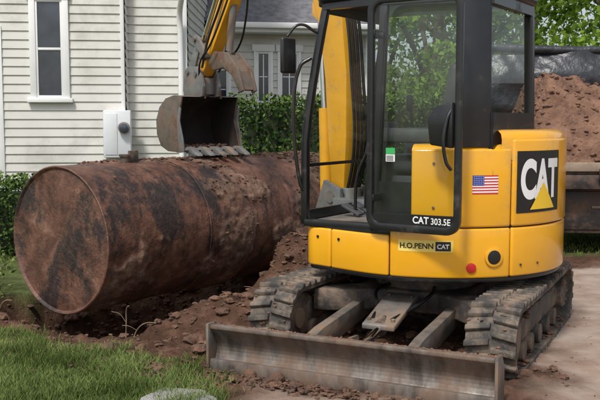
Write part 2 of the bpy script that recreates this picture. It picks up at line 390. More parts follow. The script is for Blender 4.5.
rr=N.new('ShaderNodeMapRange'); rr.inputs['To Min'].default_value=.42; rr.inputs['To Max'].default_value=.9; L.new(ad2.outputs[0],rr.inputs['Value']); L.new(rr.outputs['Result'],b.inputs['Roughness'])
bp=N.new('ShaderNodeBump'); bp.inputs['Strength'].default_value=.75; bp.inputs['Distance'].default_value=.016; L.new(ntex(24,5,.75),bp.inputs['Height']); L.new(bp.outputs[0],b.inputs['Normal'])
me=bpy.data.meshes.new('tank_shell'); me.from_pydata(V,[],F); at=me.attributes.new('cake','FLOAT','POINT'); at.data.foreach_set('value',np.array(CK,np.float32))
o=bpy.data.objects.new('tank_shell',me); link(o,tank,tm); smooth(o,50)
it=[]
for i in range(3600):
    x=random.uniform(.1,TL-.1); a=random.gauss(math.pi*.5,.75); p=Vector((x,math.cos(a)*TR,math.sin(a)*TR))
    if cakef(p)<.06: continue
    r=random.choice([.005,.007,.009,.012,.016])*random.uniform(.7,1.25); 
    if math.sin(a)>.85 and random.random()<.08: r=.03
    it.append(((p.x,p.y*1.03,p.z*1.03),r))
rocks('stuck_dirt',it,'soil',tank)
cyl('fill_fitting',(.72,0,.6),(.72,0,.66),.04,'frame',tank); box('lifting_lug',(.82,.0,.65),(.11,.02,.12),'frame',tank); cyl('fitting_cap',(.72,0,.66),(.72,0,.68),.05,'frame',tank)
cyl('vent_stub',(2.2,.0,.6),(2.2,0,.66),.04,'frame',tank)
tube('weld_ring',[(TL*.335,TR*1.001*math.cos(a),TR*1.001*math.sin(a)) for a in np.linspace(0,2*math.pi,24,endpoint=False)],.005,tm,tank,True)

rt=empty('exposed_roots',(0,0,0))
for (x,y,dx,h) in [(-1.25,6.1,.02,.24),(-1.2,6.1,.1,.12),(-2.45,6.75,-.05,.22),(-2.35,6.6,.08,.16),(-.4,7.0,.15,.1),(-2.4,6.7,.02,.26)]:
    z=H(x,y); tube('root',[(x,y,z-.03),(x+dx*.3,y,z+h*.5),(x+dx,y-.03,z+h),(x+dx*1.8,y-.05,z+h*1.05)],.004,'root',rt)
    tube('rootlet',[(x+dx*.3,y,z+h*.5),(x+dx*.3-.05,y-.02,z+h*.8),(x+dx*.3-.1,y-.02,z+h*.85)],.0025,'root',rt)

# ------------------------------------------------ excavator
exc=empty('mini_excavator',(1.0,6.35,0))
und=empty('undercarriage',(-.08,-.10,-.015),R(-116),exc)
up=empty('upper_structure',(0,0,0),R(148),exc)
def track(yc):
    P=empty('track',(0,yc,0),0,und); W=.30
    r=.215; L2=.84; zc=.235
    peri=4*L2+2*math.pi*r
    def pt(s,off=0):
        s%=peri
        if s<2*L2: return (-L2+s, zc+r+off-.012*math.sin(math.pi*s/(2*L2))),0
        s-=2*L2
        if s<math.pi*r: a=s/r; return (L2+math.sin(a)*(r+off), zc+math.cos(a)*(r+off)),-a
        s-=math.pi*r
        if s<2*L2: return (L2-s, zc-r-off),-math.pi
        s-=2*L2; a=s/r; return (-L2-math.sin(a)*(r+off), zc-math.cos(a)*(r+off)),-math.pi-a
    n=150;V=[];F=[]
    for i in range(n):
        s=peri*i/n
        for off,y in ((-.028,-W/2),(0,-W/2),(0,W/2),(-.028,W/2)):
            (x,z),_=pt(s,off); V.append((x,y,z))
    for i in range(n):
        j=(i+1)%n
        for k in range(4): F.append((4*i+k,4*i+(k+1)%4,4*j+(k+1)%4,4*j+k))
    mesh('rubber_belt',V,F,'rubber',P,sm=True,ang=50)
    V=[];F=[]
    nl=52
    for i in range(nl):
        for side in (-1,1):
            sh=.5*peri/nl*(side>0); s=peri*i/nl
            (x,z),a=pt(s+sh,0)
            y0,y1=(side*.006,side*(W/2+.004)); h=.026; w0,w1=.024,.015
            k=len(V); ca,sa=math.cos(a),math.sin(a)
            for yy,sk in ((y0,-.012),(y1,.012)):
                for lx,lz in ((-w0+sk,-.002),(w0+sk,-.002),(w1+sk,h),(-w1+sk,h)):
                    V.append((x+lx*ca-lz*sa, yy, z+lx*sa+lz*ca))
            F+=[(k,k+1,k+2,k+3),(k+7,k+6,k+5,k+4)]+[(k+q,k+(q+1)%4,k+4+(q+1)%4,k+4+q) for q in range(4)]
    mesh('track_lugs',V,F,'rubber',P,bev=.004)
    prof('track_frame',[(-.72,.17),(.62,.17),(.70,.23),(.62,.33),(-.60,.33),(-.72,.28)],-.085,.085,'frame',P,.012)
    prof('roller_guard',[(-.55,.09),(.5,.09),(.56,.17),(-.6,.17)],-.10,-.088,'frame',P)
    for x in (-.5,-.22,.06,.34,.58): cyl('roller',(x,-.11,.115),(x,.11,.115),.065,'frame',P,bev=.006)
    cyl('idler',(L2,-.1,zc),(L2,.1,zc),.178,'frame',P,32,bev=.012); cyl('idler_hub',(L2,-.12,zc),(L2,.12,zc),.07,'steel',P)
    m_=36; pts=[]
    for i in range(m_):
        a=2*math.pi*i/m_; rr=.182 if i%2 else .155; pts.append((-L2+math.cos(a)*rr,zc+math.sin(a)*rr))
    prof('sprocket',pts,-.03,.03,'frame',P,.003); cyl('final_drive',(-L2,-.12,zc),(-L2,.115,zc),.115,'frame',P,28,bev=.015)
    for i in range(8):
        a=i*math.pi/4; cyl('bolt',(-L2+math.cos(a)*.09,.112,zc+math.sin(a)*.09),(-L2+math.cos(a)*.09,.124,zc+math.sin(a)*.09),.011,'steel',P,6)
    it=[]
    for i in range(260):
        (x,z),_=pt(random.random()*peri,.003); it.append(((x,random.uniform(-W/2,W/2),z),random.uniform(.005,.016)))
    for i in range(120):
        it.append(((random.uniform(-.8,.8),random.uniform(-.1,.14),random.choice([.05,.06,.335])),random.uniform(.008,.03)))
    rocks('track_mud',it,'soil_pale',P)
track(.73); track(-.73)
prism('carbody',[(-.45,-.62),(-.3,-.4),(.3,-.4),(.45,-.62),(.62,-.62),(.62,-.5),(.42,-.22),(.42,.22),(.62,.5),(.62,.62),(.45,.62),(.3,.4),(-.3,.4),(-.45,.62),(-.6,.62),(-.42,.2),(-.42,-.2),(-.6,-.62)],.25,.40,'frame',und,.015)
cyl('slew_ring',(0,0,.40),(0,0,.50),.36,'frame',und,48); cyl('slew_ring_cover',(0,0,.49),(0,0,.56),.42,'black',und,48)
for s in (-1,1):
    prof('blade_arm',[(.35,.20),(1.32,.10),(1.32,.24),(1.15,.27),(.35,.33)],s*.33-.035,s*.33+.035,'steel',und,.01)
    cyl('arm_pin',(.42,s*.33-.06,.27),(.42,s*.33+.06,.27),.035,'frame',und)
prof('lift_cylinder_guard',[(.50,.40),(.98,.28),(.98,.245),(.50,.36)],-.11,.11,'steel',und,.008)
for s in (-1,1):
    for x,z in ((.56,.39),(.92,.30)): cyl('guard_bolt',(x,s*.08,z-.01),(x+.003,s*.08,z+.012),.014,'frame',und,6)
cyl('lift_cylinder',(.42,0,.32),(.95,0,.25),.05,'frame',und); cyl('lift_rod',(.95,0,.25),(1.28,0,.2),.025,'chrome',und)
prof('rod_clevis',[(1.18,.12),(1.32,.12),(1.32,.27),(1.2,.26)],-.06,-.04,'frame',und); prof('rod_clevis',[(1.18,.12),(1.32,.12),(1.32,.27),(1.2,.26)],.04,.06,'frame',und)
for y in (-.16,.16): tube('blade_hose',[(.3,y,.42),(.5,y*1.2,.40),(.7,y*.7,.33),(.9,y*.4,.30)],.013,'decalk',und)
bl=empty('dozer_blade',(.05,-.03,0),0,und)
bw=.895; pr=[]
for i in range(13):
    tt=i/12; z=.005+tt*.27; x=1.42-.07*math.sin(math.pi*min(1,tt*1.02)) +.01*tt
    pr.append((x,z))
pts=pr+[(x-.022,z) for x,z in pr[::-1]]
prof('moldboard',pts,-bw,bw,'blade',bl)
prof('blade_top_rail',[(1.385,.268),(1.44,.268),(1.44,.296),(1.385,.296)],-bw,bw,'blade',bl,.006)
prof('cutting_edge',[(1.405,.0),(1.437,-.004),(1.432,.075),(1.40,.075)],-bw-.003,bw+.003,'blade',bl,.003)
for s in (-1,1):
    prof('blade_end_plate',[(1.30,0),(1.455,0),(1.455,.302),(1.36,.302),(1.30,.22)],s*bw-.009+s*.01,s*bw+.009+s*.01,'steel',bl,.003)
box('blade_back_beam',(1.27,0,.15),(.07,1.5,.12),'steel',bl)
it=[]
for i in range(160):
    y=random.uniform(-bw,bw); it.append(((1.40+random.uniform(-.01,.02),y,.296),random.uniform(.004,.013)))
rocks('blade_mud',it,'soil_pale',bl)
it=[]
for i in range(420):
    x=random.uniform(1.46,1.62)+abs(random.gauss(0,.04)); it.append(((x,random.uniform(-bw,bw),.022+random.uniform(-.01,.01)),random.uniform(.006,.022)))
rocks('blade_spoil',it,'soil',bl)

half=[(.66,0),(.66,.3),(.66,.66)]
for i in range(1,9):
    a=math.pi/2*i/8; half.append((.54+.12*math.cos(a),.66+.12*math.sin(a)))
a0=R(77)
half+=[( .37,.825),(.89*math.cos(a0),.89*math.sin(a0))]
for i in range(1,53):
    a=a0+(math.pi-a0)*i/52; half.append((.89*math.cos(a),.89*math.sin(a)))
full=half+[(x,-y) for x,y in half[::-1][1:-1]]
P2=[Vector(p) for p in full]; cum=[0]
for i in range(1,len(P2)): cum.append(cum[-1]+(P2[i]-P2[i-1]).length)
def at_s(s,off=0):
    i=max(0,min(len(P2)-2,int(np.searchsorted(cum,s)-1))); t_=(s-cum[i])/(cum[i+1]-cum[i]); p=P2[i].lerp(P2[i+1],t_)
    def nn(i):
        a=P2[max(i-1,0)];b_=P2[min(i+1,len(P2)-1)];d_=(b_-a).normalized();return Vector((d_.y,-d_.x))
    n_=nn(i).lerp(nn(i+1),t_).normalized(); return p+n_*off
S0=cum[len(half)-1]
def s_ang(deg): return S0-.89*R(180-deg)
def panel(name,s0,s1,z0,z1,m,off=.016,th=.03,bev=.008,lean=0):
    n=max(2,int((s1-s0)/.03)); V=[];F=[]
    for i in range(n+1):
        s=s0+(s1-s0)*i/n
        for o_,z in ((off-th,z0),(off,z0),(off-lean,z1),(off-th-lean,z1)):
            p=at_s(s,o_); V.append((p.x,p.y,z))
    for i in range(n):
        for k in range(4): F.append((4*i+k,4*i+(k+1)%4,4*i+4+(k+1)%4,4*i+4+k))
    F.append((0,1,2,3)); F.append((4*n+3,4*n+2,4*n+1,4*n))
    return mesh(name,V,F,m,up,bev,seg=3)
def inset(off):
    return [tuple(at_s(cum[i]+(1e-4 if i==0 else 0),off)) for i,p in enumerate(P2)]
core=inset(-.012)
prism('body_core',core,.535,.815,'black',up)
prism('deck_plate',core,.8155,.825,'black',up)
TOT=cum[-1]; sm1=s_ang(94); gap=.007
edges=[.06,.72,.98,sm1,s_ang(145),S0+.45,TOT-sm1,TOT-.75,TOT]
for i in range(len(edges)-1):
    panel('skirt_panel',edges[i]+gap/2,edges[i+1]-gap/2,.545,.812 if i<3 or i>5 else .865,'yellow',bev=.014)
panel('lower_lip',.3,TOT-.3,.515,.545,'black',off=-.004,th=.05)
sA=s_ang(103)
hood=[]; n=60
for i in range(n+1):
    p=at_s(sA+(TOT-2*sA)*i/n,-.012); hood.append((p.x,p.y))
prism('engine_bay',hood,.826,1.33,'black',up)
panel('side_door_panel',sA,s_ang(145)-gap/2,.872,1.37,'yellow',bev=.02)
panel('counterweight',s_ang(145)+gap/2,S0+.55,.872,1.43,'yellow',off=.02,bev=.03)
panel('side_door_panel',S0+.55+gap,TOT-sA,.872,1.37,'yellow',bev=.02)
def cap(name,z0,z1,s0,s1,ins,m):
    V=[];F=[];n=50;rings=[(0,z0),(0,z1-.06),(.012,z1-.025),(.045,z1-.006),(.1,z1)]
    for o_,z in rings:
        for i in range(n+1):
            p=at_s(s0+(s1-s0)*i/n,ins-o_); V.append((p.x,p.y,z))
    for r_ in range(len(rings)-1):
        for i in range(n): k=r_*(n+1)+i; F.append((k,k+1,k+n+2,k+n+1))
    F.append([len(V)-1-i for i in range(n+1)])
    return mesh(name,V,F,m,up,sm=True,ang=60)
cap('hood_top',1.30,1.49,s_ang(140),TOT-s_ang(140),.008,'yellow')
cap('hood_top_side',1.28,1.40,s_ang(103),TOT-s_ang(103),.0,'yellow')
box('right_bonnet',(.12,-.5,.93),(1.0,.5,.22),'yellow',up,bev=.05,seg=4)
for s,z in ((.86,.75),(1.06,.75)): 
    p=at_s(s,.016); n_=at_s(s,1)-at_s(s,0); cyl('latch',(p.x,p.y,z),(p.x+n_.x*.006,p.y+n_.y*.006,z),.010,'black',up,12)
def disc(name,s,z,r,th,m,off=.016):
    p=at_s(s,off);n_=at_s(s,1)-at_s(s,0); cyl(name,(p.x,p.y,z),(p.x+n_.x*th,p.y+n_.y*th,z),r,m,up,28,bev=.003)
disc('exhaust_rim',s_ang(137),.68,.062,.012,'yellow2'); disc('exhaust_outlet',s_ang(137),.68,.046,.014,'decalk')
disc('tail_lamp',s_ang(127.5),.615,.032,.012,'lightred')
for sa_,z in ((112,1.0),(112,1.28),(150,.62),(160,.62)): disc('body_bolt',s_ang(sa_),z,.009,.005,'frame',.019)
def textmesh(txt,size,off=0):
    c=bpy.data.curves.new('t','FONT'); c.body=txt; c.size=size; c.offset=off; c.fill_mode='FRONT'
    o=bpy.data.objects.new('t',c); scene.collection.objects.link(o); dg=bpy.context.evaluated_depsgraph_get()
    me=bpy.data.meshes.new_from_object(o.evaluated_get(dg)); bpy.data.objects.remove(o); 
    bm=bmesh.new(); bm.from_mesh(me); bmesh.ops.triangulate(bm,faces=bm.faces)
    for _ in range(3):
        es=[e for e in bm.edges if e.calc_length()>.12]
        if es: bmesh.ops.subdivide_edges(bm,edges=es,cuts=1); bmesh.ops.triangulate(bm,faces=bm.faces)
    bm.verts.index_update()
    V=[tuple(v.co) for v in bm.verts];F=[[v.index for v in f.verts] for f in bm.faces]; bm.free()
    xs_=[v[0] for v in V]; ys_=[v[1] for v in V]
    return V,F,min(xs_),max(xs_),min(ys_),max(ys_)
def curved(name,V2,F,s0,z0,off,m):
    V=[]
    for x,y in V2:
        p=at_s(s0+x,off); V.append((p.x,p.y,z0+y))
    me=bpy.data.meshes.new(name); me.from_pydata(V,[],F); o=bpy.data.objects.new(name,me); link(o,up,m); return o
def text_decal(name,txt,s0,z0,w_,h_,off,m,bold=.0):
    V,F,a,b_,c,d_=textmesh(txt,1,bold)
    curved(name,[((v[0]-a)/(b_-a)*w_,(v[1]-c)/(d_-c)*h_) for v in V],F,s0,z0,off,m)
def rect_decal(name,s0,z0,w_,h_,off,m):
    n=14; V=[];F=[]
    for i in range(n+1): V+=[(w_*i/n,0),(w_*i/n,h_)]
    for i in range(n): F.append((2*i,2*i+2,2*i+3,2*i+1))
    curved(name,V,F,s0,z0,off,m)
sb=s_ang(147)
rect_decal('logo_panel',sb,.955,.44,.40,.0225,'decalk')
text_decal('logo_letters','CAT',sb+.03,1.04,.385,.265,.0245,'decalw',.045)
V2=[];F2=[];nn_=16
for i in range(nn_+1):
    u_=i/nn_; x=.11+u_*.26; hgt=.175*(1-abs(2*u_-1)); V2+=[(x,.02),(x,.02+hgt)]
for i in range(nn_): F2.append((2*i,2*i+2,2*i+3,2*i+1))
curved('logo_triangle',V2,F2,sb,.955,.0265,'decaly')
sf=s_ang(127.5)
for i in range(13):
    rect_decal('flag_stripe',sf,1.085+i*.0092,.17,.0092,.0175,'decalr' if i%2==0 else 'decalw')
rect_decal('flag_canton',sf,1.085+6*.0092,.075,7*.0092,.019,'decalb')
V2=[];F2=[]
for r_ in range(5):
    for q in range(6):
        x=.008+q*.0118; y=6*.0092+.008+r_*.012; k=len(V2); V2+=[(x,y),(x+.004,y),(x+.004,y+.004),(x,y+.004)]; F2.append((k,k+1,k+2,k+3))
curved('flag_stars',V2,F2,sf,1.085,.0205,'decalw')
sp_=s_ang(98)
rect_decal('dealer_sticker',sp_,.715,.345,.075,.0175,'decalp')
text_decal('dealer_text','H.O.PENN',sp_+.012,.735,.21,.036,.0190,'decalk',.025)
rect_decal('dealer_logo_bg',sp_+.235,.722,.095,.06,.0184,'decalk'); text_decal('dealer_logo','CAT',sp_+.245,.736,.075,.03,.0198,'decalw',.03)

# ---- cab
cab=empty('operator_cab',(0,0,0),0,up)
base=[(.66,.76),(.10,.79),(-.50,.76),(-.63,.64),(-.63,-.22),(.66,-.22)]
topp=[(.52,.70),(.06,.74),(-.46,.71),(-.60,.60),(-.60,-.20),(.52,-.20)]
ZB,ZT=.826,2.36
def lerp3(i,z):
    k=(z-ZB)/(ZT-ZB)
    b_=Vector(base[i]);t_=Vector(topp[i]); kk=k if i not in(0,5) else max(0,(k-.35)/.65)**1.3
    q=b_.lerp(t_,kk); return Vector((q.x,q.y,z))
def post(name,i,z0,z1,w1,w2,m='black'):
    zs=np.linspace(z0,z1,9);V=[];F=[]
    for z in zs:
        c=lerp3(i,z)
        for dx,dy in ((-w1,-w2),(w1,-w2),(w1,w2),(-w1,w2)): V.append((c.x+dx,c.y+dy,z))
    for k in range(8):
        for q in range(4): F.append((4*k+q,4*k+(q+1)%4,4*k+4+(q+1)%4,4*k+4+q))
    F+= [(3,2,1,0),(32,33,34,35)]
    return mesh(name,V,F,m,cab,.012)
post('front_left_post',0,ZB,ZT,.026,.026); post('door_post',1,ZB,ZT,.03,.022); post('front_right_post',5,ZB,ZT,.022,.022); post('rear_right_post',4,ZB,ZT,.03,.035)
V=[];F=[]
for z in (1.38,1.7,ZT):
    a=lerp3(2,z);b_=lerp3(3,z)
    V+=[a+Vector((.04,.0,0)),a+Vector((-.0,.015,0)),b_+Vector((-.015,.0,0)),b_+Vector((.0,-.04,0)),a+Vector((.04,-.04,0))]
for k in range(2):
    for q in range(5): F.append((5*k+q,5*k+(q+1)%5,5*k+5+(q+1)%5,5*k+5+q))
F+=[(4,3,2,1,0),(10,11,12,13,14)]
mesh('rear_left_pillar',V,F,'black',cab,.012)
def quadpane(name,i,j,z0,z1,m,th=.006,out=0,f0=0,f1=1):
    a,b_,c,d_=lerp3(i,z0),lerp3(j,z0),lerp3(j,z1),lerp3(i,z1)
    a,b_=a.lerp(b_,f0),a.lerp(b_,f1); d_,c=d_.lerp(c,f0),d_.lerp(c,f1)
    n_=(b_-a).cross(d_-a).normalized()
    if m=='glass': return mesh(name,[a,b_,c,d_],[(0,1,2,3)],m,cab)
    V=[p+n_*out for p in (a,b_,c,d_)]+[p+n_*(out+th) for p in (a,b_,c,d_)]
    return mesh(name,V,BF,m,cab)
quadpane('side_glass',1,2,1.15,2.32,'glass'); quadpane('side_lower_panel',1,2,ZB,1.15,'black',.02,f1=.55)
quadpane('rear_glass',3,4,1.60,2.30,'glass'); quadpane('rear_lower_panel',3,4,1.2,1.60,'black',.03); quadpane('rear_top_rail',3,4,2.28,ZT,'black',.03)
quadpane('side_top_rail',1,2,2.30,ZT,'black',.03); quadpane('door_top_rail',0,1,2.30,ZT,'black',.03)
quadpane('right_glass',4,5,1.2,2.3,'glass'); quadpane('right_lower_panel',4,5,ZB,1.2,'black',.02)
for z0,z1 in ((1.25,1.55),(1.55,1.85),(1.85,2.1),(2.1,2.32)): quadpane('windshield',5,0,z0,z1,'glass')
quadpane('front_lower_panel',5,0,ZB,.92,'black',.02); quadpane('front_lower_glass',5,0,.92,1.22,'glass'); quadpane('windshield_rail',5,0,1.225,1.248,'black',.02)
quadpane('front_top_rail',5,0,2.28,ZT,'black',.03)
rf=[(.60,.70),(.55,.77),(-.44,.78),(-.62,.65),(-.66,.6),(-.66,-.22),(-.6,-.27),(.55,-.27),(.60,-.2)]
prism('roof',rf,2.345,2.45,'black',cab,.035,seg=4)
prism('cab_floor',[(.64,.75),(-.6,.6),(-.6,-.2),(.64,-.2)],.828,.85,'grey',cab,.005)
box('door_sill',(.37,.77,.84),(.56,.06,.05),'black',cab,bev=.01)
box('work_lamp',(.62,.55,2.38),(.06,.12,.08),'black',cab,bev=.015)
box('seat_base',(-.10,.30,1.02),(.44,.44,.32),'seat',cab,bev=.03); box('seat_cushion',(-.05,.30,1.25),(.50,.48,.13),'seat',cab,bev=.05,seg=4)
box('seat_back',(-.31,.30,1.60),(.13,.48,.66),'seat',cab,rot=(0,R(-9),0),bev=.05,seg=4); box('headrest',(-.38,.30,2.03),(.09,.26,.17),'seat',cab,rot=(0,R(-9),0),bev=.035,seg=4)
for yy in (.01,.60):
    box('armrest_console',(-.02,yy,1.45),(.42,.09,.10),'seat',cab,bev=.03); box('console_pod',(.18,yy,1.37),(.12,.12,.26),'seat',cab,bev=.03)
    tube('joystick',[(.19,yy,1.49),(.20,yy,1.58),(.21,yy,1.65)],.012,'decalk',cab); box('joystick_grip',(.215,yy,1.68),(.05,.045,.12),'decalk',cab,bev=.018)
for yy in (.2,.36):
    tube('travel_lever',[(.48,yy,.86),(.46,yy,1.15),(.38,yy,1.33)],.012,'decalk',cab); box('travel_pedal',(.5,yy,.90),(.16,.09,.02),'seat',cab,rot=(0,R(-25),0)); cyl('lever_knob',(.38,yy,1.31),(.36,yy,1.41),.02,'decalk',cab)
box('monitor',(.42,-.10,1.45),(.05,.14,.18),'decalk',cab,bev=.01)
tube('seat_belt',[(-.3,.55,1.3),(-.15,.53,1.36),(.0,.42,1.34)],.014,'decalr',cab)
door=empty('cab_door',(-.245,.945,0),R(-2),cab)
def rrect(hw,z0,z1,r,n=6):
    pts=[]
    for cx,cz,a in ((hw-r,z1-r,0),(-hw+r,z1-r,90),(-hw+r,z0+r,180),(hw-r,z0+r,270)):
        for i in range(n+1): t_=R(a+90*i/n); pts.append((cx+r*math.cos(t_),cz+r*math.sin(t_)))
    return pts
def ring(name,o_,i_,y0,y1,m,parent):
    n=len(o_);V=[(x,y0,z) for x,z in o_]+[(x,y0,z) for x,z in i_]+[(x,y1,z) for x,z in o_]+[(x,y1,z) for x,z in i_];F=[]
    for k in range(n):
        j=(k+1)%n; F+=[(k,j,n+j,n+k),(2*n+k,3*n+k,3*n+j,2*n+j),(k,2*n+k,2*n+j,j),(n+k,n+j,3*n+j,3*n+k)]
    return mesh(name,V,F,m,parent,.006)
dz0,dz1=.845,2.33
ring('door_frame',rrect(.325,dz0,dz1,.09),rrect(.283,dz0+.05,dz1-.045,.06),-.02,.02,'black',door)
gp=rrect(.287,dz0+.045,dz1-.04,.06); mesh('door_glass',[(x,0,z) for x,z in gp],[list(range(len(gp)))],'glass',door)
prof('door_lower_trim',[(-.28,.89),(.28,.89),(.28,.955),(-.28,.965)],-.014,.012,'black',door)
prof('door_latch',[(-.28,1.38),(-.13,1.40),(-.11,1.56),(-.17,1.64),(-.28,1.66)],-.01,.045,'black',door,.012)
tube('door_handle',[(-.27,.03,1.25),(-.25,.06,1.3),(-.25,.06,1.55),(-.27,.03,1.62)],.011,'black',door)
for z in (1.05,2.1): box('hinge',(.30,-.05,z),(.05,.12,.05),'black',door,bev=.008)
def flat_decal(name,x0,z0,w_,h_,m,y=.006):
    return mesh(name,[(x0,y,z0),(x0-w_,y,z0),(x0-w_,y,z0+h_),(x0,y,z0+h_)],[(0,1,2,3)],m,door)
flat_decal('safety_sticker',.19,1.29,.065,.045,'decalw'); flat_decal('safety_sticker_top',.19,1.337,.065,.04,'decalg')
for k in range(4): flat_decal('sticker_print',.185,1.296+k*.009,.05,.004,'decalk',.0075)
def flat_text(name,txt,x0,z0,w_,h_,m,y,bold):
    V,F,a,b_,c,d_=textmesh(txt,1,bold); me=bpy.data.meshes.new(name); me.from_pydata([(x0-(v[0]-a)/(b_-a)*w_,y,z0+(v[1]-c)/(d_-c)*h_) for v in V],[],F)
    link(bpy.data.objects.new(name,me),door,m)
flat_decal('model_plate',.0,.893,.27,.07,'decalk',.014)
flat_text('model_logo','CAT',-.01,.907,.11,.045,'decalw',.016,.02); flat_text('model_number','303.5E',-.135,.907,.13,.04,'decalw',.016,.01)
tube('grab_rail',[(.66,.77,1.05),(.68,.80,1.12),(.68,.80,1.92),(.62,.75,1.98)],.013,'black',cab)
tube('mirror_arm',[(.58,.74,2.15),(.66,.84,2.2),(.72,.90,2.12)],.01,'black',cab)
box('mirror',(.72,.89,1.99),(.035,.13,.24),'black',cab,rot=(0,0,R(-15)),bev=.015,seg=3)

# ---- swing post, boom, stick
prof('swing_bracket',[(.5,.50),(.80,.52),(.86,.62),(.86,.95),(.5,.95)],-.24,.04,'grey',up,.02)
bo=empty('boom_assembly',(.80,-.13,0),R(128.3-148),up)
cyl('swing_post',(0,0,.45),(0,0,1.02),.10,'grey',bo,bev=.01)
for y in (-.15,.11): prof('swing_post_ears',[(-.1,.5),(.18,.52),(.30,.70),(.22,.9),(.14,1.08),(-.06,1.02)],y,y+.04,'grey',bo,.01)
bp_=[(.05,.95),(.06,1.4),(.08,1.9),(.16,2.4),(.36,2.85),(.74,3.22),(1.18,3.42)]
beam('boom',bp_,[.14,.22,.26,.29,.30,.26,.15],[.16]*7,'yellow2',bo,.012)
cyl('boom_foot_pin',(.05,-.16,.95),(.05,.16,.95),.05,'grey',bo)
cyl('boom_cylinder',(.27,0,.68),(.30,0,1.65),.052,'yellow2',bo); cyl('boom_rod',(.30,0,1.65),(.36,0,2.45),.03,'chrome',bo)
prof('boom_lug',[(.16,2.25),(.40,2.40),(.40,2.5),(.2,2.6)],-.06,.06,'yellow2',bo,.01)
cyl('stick_cylinder',(.12,0,2.85),(.66,0,3.58),.05,'yellow2',bo); cyl('stick_rod',(.66,0,3.58),(1.05,0,3.80),.027,'chrome',bo)
for k,y in enumerate((-.06,-.02,.02,.06)):
    tube('boom_hose',[(.0,y,.85),(-.12,y,1.3),(-.09,y,1.9),(-.02,y,2.4),(.18,y,2.95),(.56,y,3.36),(1.1,y,3.56)],.013,'decalk',bo)
sp2=[(1.02,3.74),(1.18,3.42),(1.50,2.93),(1.95,2.26),(2.13,2.0)]
beam('stick',sp2,[.10,.24,.20,.14,.09],[.13]*5,'yellow2',bo,.01)
cyl('bucket_cylinder',(1.42,0,3.48),(1.83,0,2.83),.045,'yellow2',bo); cyl('bucket_rod',(1.83,0,2.83),(2.14,0,2.34),.024,'chrome',bo)
cyl('cylinder_gland',(1.80,0,2.87),(1.86,0,2.78),.055,'black',bo)
for y in (-.085,.085):
    tube('stick_hose',[(1.2,y,3.5),(1.4,y,3.2),(1.72,y,2.62),(1.9,y*1.3,2.3),(1.98,y*1.5,2.05)],.012,'decalk',bo)
    tube('stick_hose_loop',[(1.5,y,2.8),(1.62,y*1.6,2.5),(1.78,y*1.9,2.25),(2.0,y*1.6,2.1),(2.1,y,1.95)],.010,'decalk',bo)
    prof('idler_link',[(1.93,2.17),(1.99,2.12),(2.20,2.32),(2.16,2.38),(2.10,2.36)],y-.012,y+.012,'grey',bo,.004)
    prof('bucket_link',[(2.11,2.30),(2.19,2.32),(2.34,2.06),(2.30,1.98),(2.25,1.99)],y*.6-.012,y*.6+.012,'grey',bo,.004)
for x,z in ((2.13,2.0),(2.28,2.02),(2.15,2.33),(1.96,2.16)): cyl('pin',(x,-.12,z),(x,.12,z),.025,'steel',bo)
for y in (-.09,.09): prof('coupler_plate',[(2.05,2.03),(2.12,2.07),(2.28,2.08),(2.36,2.03),(2.38,1.84),(2.30,1.78),(2.02,1.78),(2.0,1.88)],y-.015,y+.015,'grey',bo,.006)
prof('coupler_body',[(2.06,1.96),(2.30,1.98),(2.34,1.84),(2.06,1.80)],-.075,.075,'grey',bo,.01)
for y in (-.07,.07): prof('thumb_plate',[(1.86,2.02),(1.94,2.10),(1.84,2.20),(1.62,2.18),(1.44,2.02),(1.36,1.82),(1.42,1.80),(1.54,1.96),(1.68,2.04)],y-.014,y+.014,'bucket',bo,.006)
prof('thumb_web',[(1.66,2.16),(1.46,2.0),(1.39,1.83),(1.41,1.82),(1.49,1.97),(1.68,2.12)],-.07,.07,'bucket',bo)
cyl('thumb_cylinder',(1.62,0,2.62),(1.70,0,2.2),.035,'grey',bo)
bk=empty('bucket',(2.13,0,2.0),0,bo); bw2=.31
inn=[(-.10,-.24),(.05,-.225),(.20,-.25),(.32,-.33),(.385,-.45),(.375,-.58),(.30,-.69),(.17,-.735),(0,-.74),(-.14,-.725)]
th=.016
def offs(pts,d_):
    out=[]
    for i,p in enumerate(pts):
        a=Vector(pts[max(0,i-1)]);b_=Vector(pts[min(len(pts)-1,i+1)]);q=(b_-a).normalized();out.append((p[0]-q.y*d_,p[1]+q.x*d_))
    return out
outp=offs(inn,th)
V=[];F=[];n=len(inn)
for y in (-bw2,bw2):
    for p in outp: V.append((p[0],y,p[1]))
for i in range(n-1): F.append((i,i+1,n+i+1,n+i))
mesh('bucket_shell_outer',V,F,'bucket',bk,sm=True)
V=[]
for y in (-bw2,bw2):
    for p in inn: V.append((p[0],y,p[1]))
mesh('bucket_shell_inner',V,F,'bucket_in',bk,sm=True)
side=outp+[(-.10,-.62),(-.04,-.45),(-.07,-.32)]
for s in (-1,1):
    prof('bucket_side',side,s*bw2,s*(bw2+.016),'bucket',bk,.003)
    prof('side_liner',[(x*.97,z*.995) for x,z in side],s*(bw2-.004),s*(bw2-.001),'bucket_in',bk)
    prof('side_cutter',[(-.15,-.75),(-.06,-.76),(-.03,-.46),(-.07,-.32),(-.10,-.34),(-.075,-.46),(-.13,-.62)],s*(bw2+.017),s*(bw2+.03),'grey',bk,.003)
prof('lip_plate',[(-.17,-.71),(.02,-.735),(.02,-.76),(-.18,-.735)],-bw2-.01,bw2+.01,'grey',bk,.004)
for i in range(5):
    y=-bw2+.04+i*(2*bw2-.08)/4
    prof('tooth',[(-.12,-.70),(-.20,-.705),(-.33,-.765),(-.34,-.785),(-.20,-.765),(-.12,-.765)],y-.03,y+.03,'grey',bk,.006)
for y in (-.09,.09): prof('bucket_ear',[(-.11,-.24),(-.08,-.05),(0,.04),(.17,.06),(.24,-.02),(.30,-.30),(.1,-.22)],y-.035,y-.017,'bucket',bk,.004)
it=[]
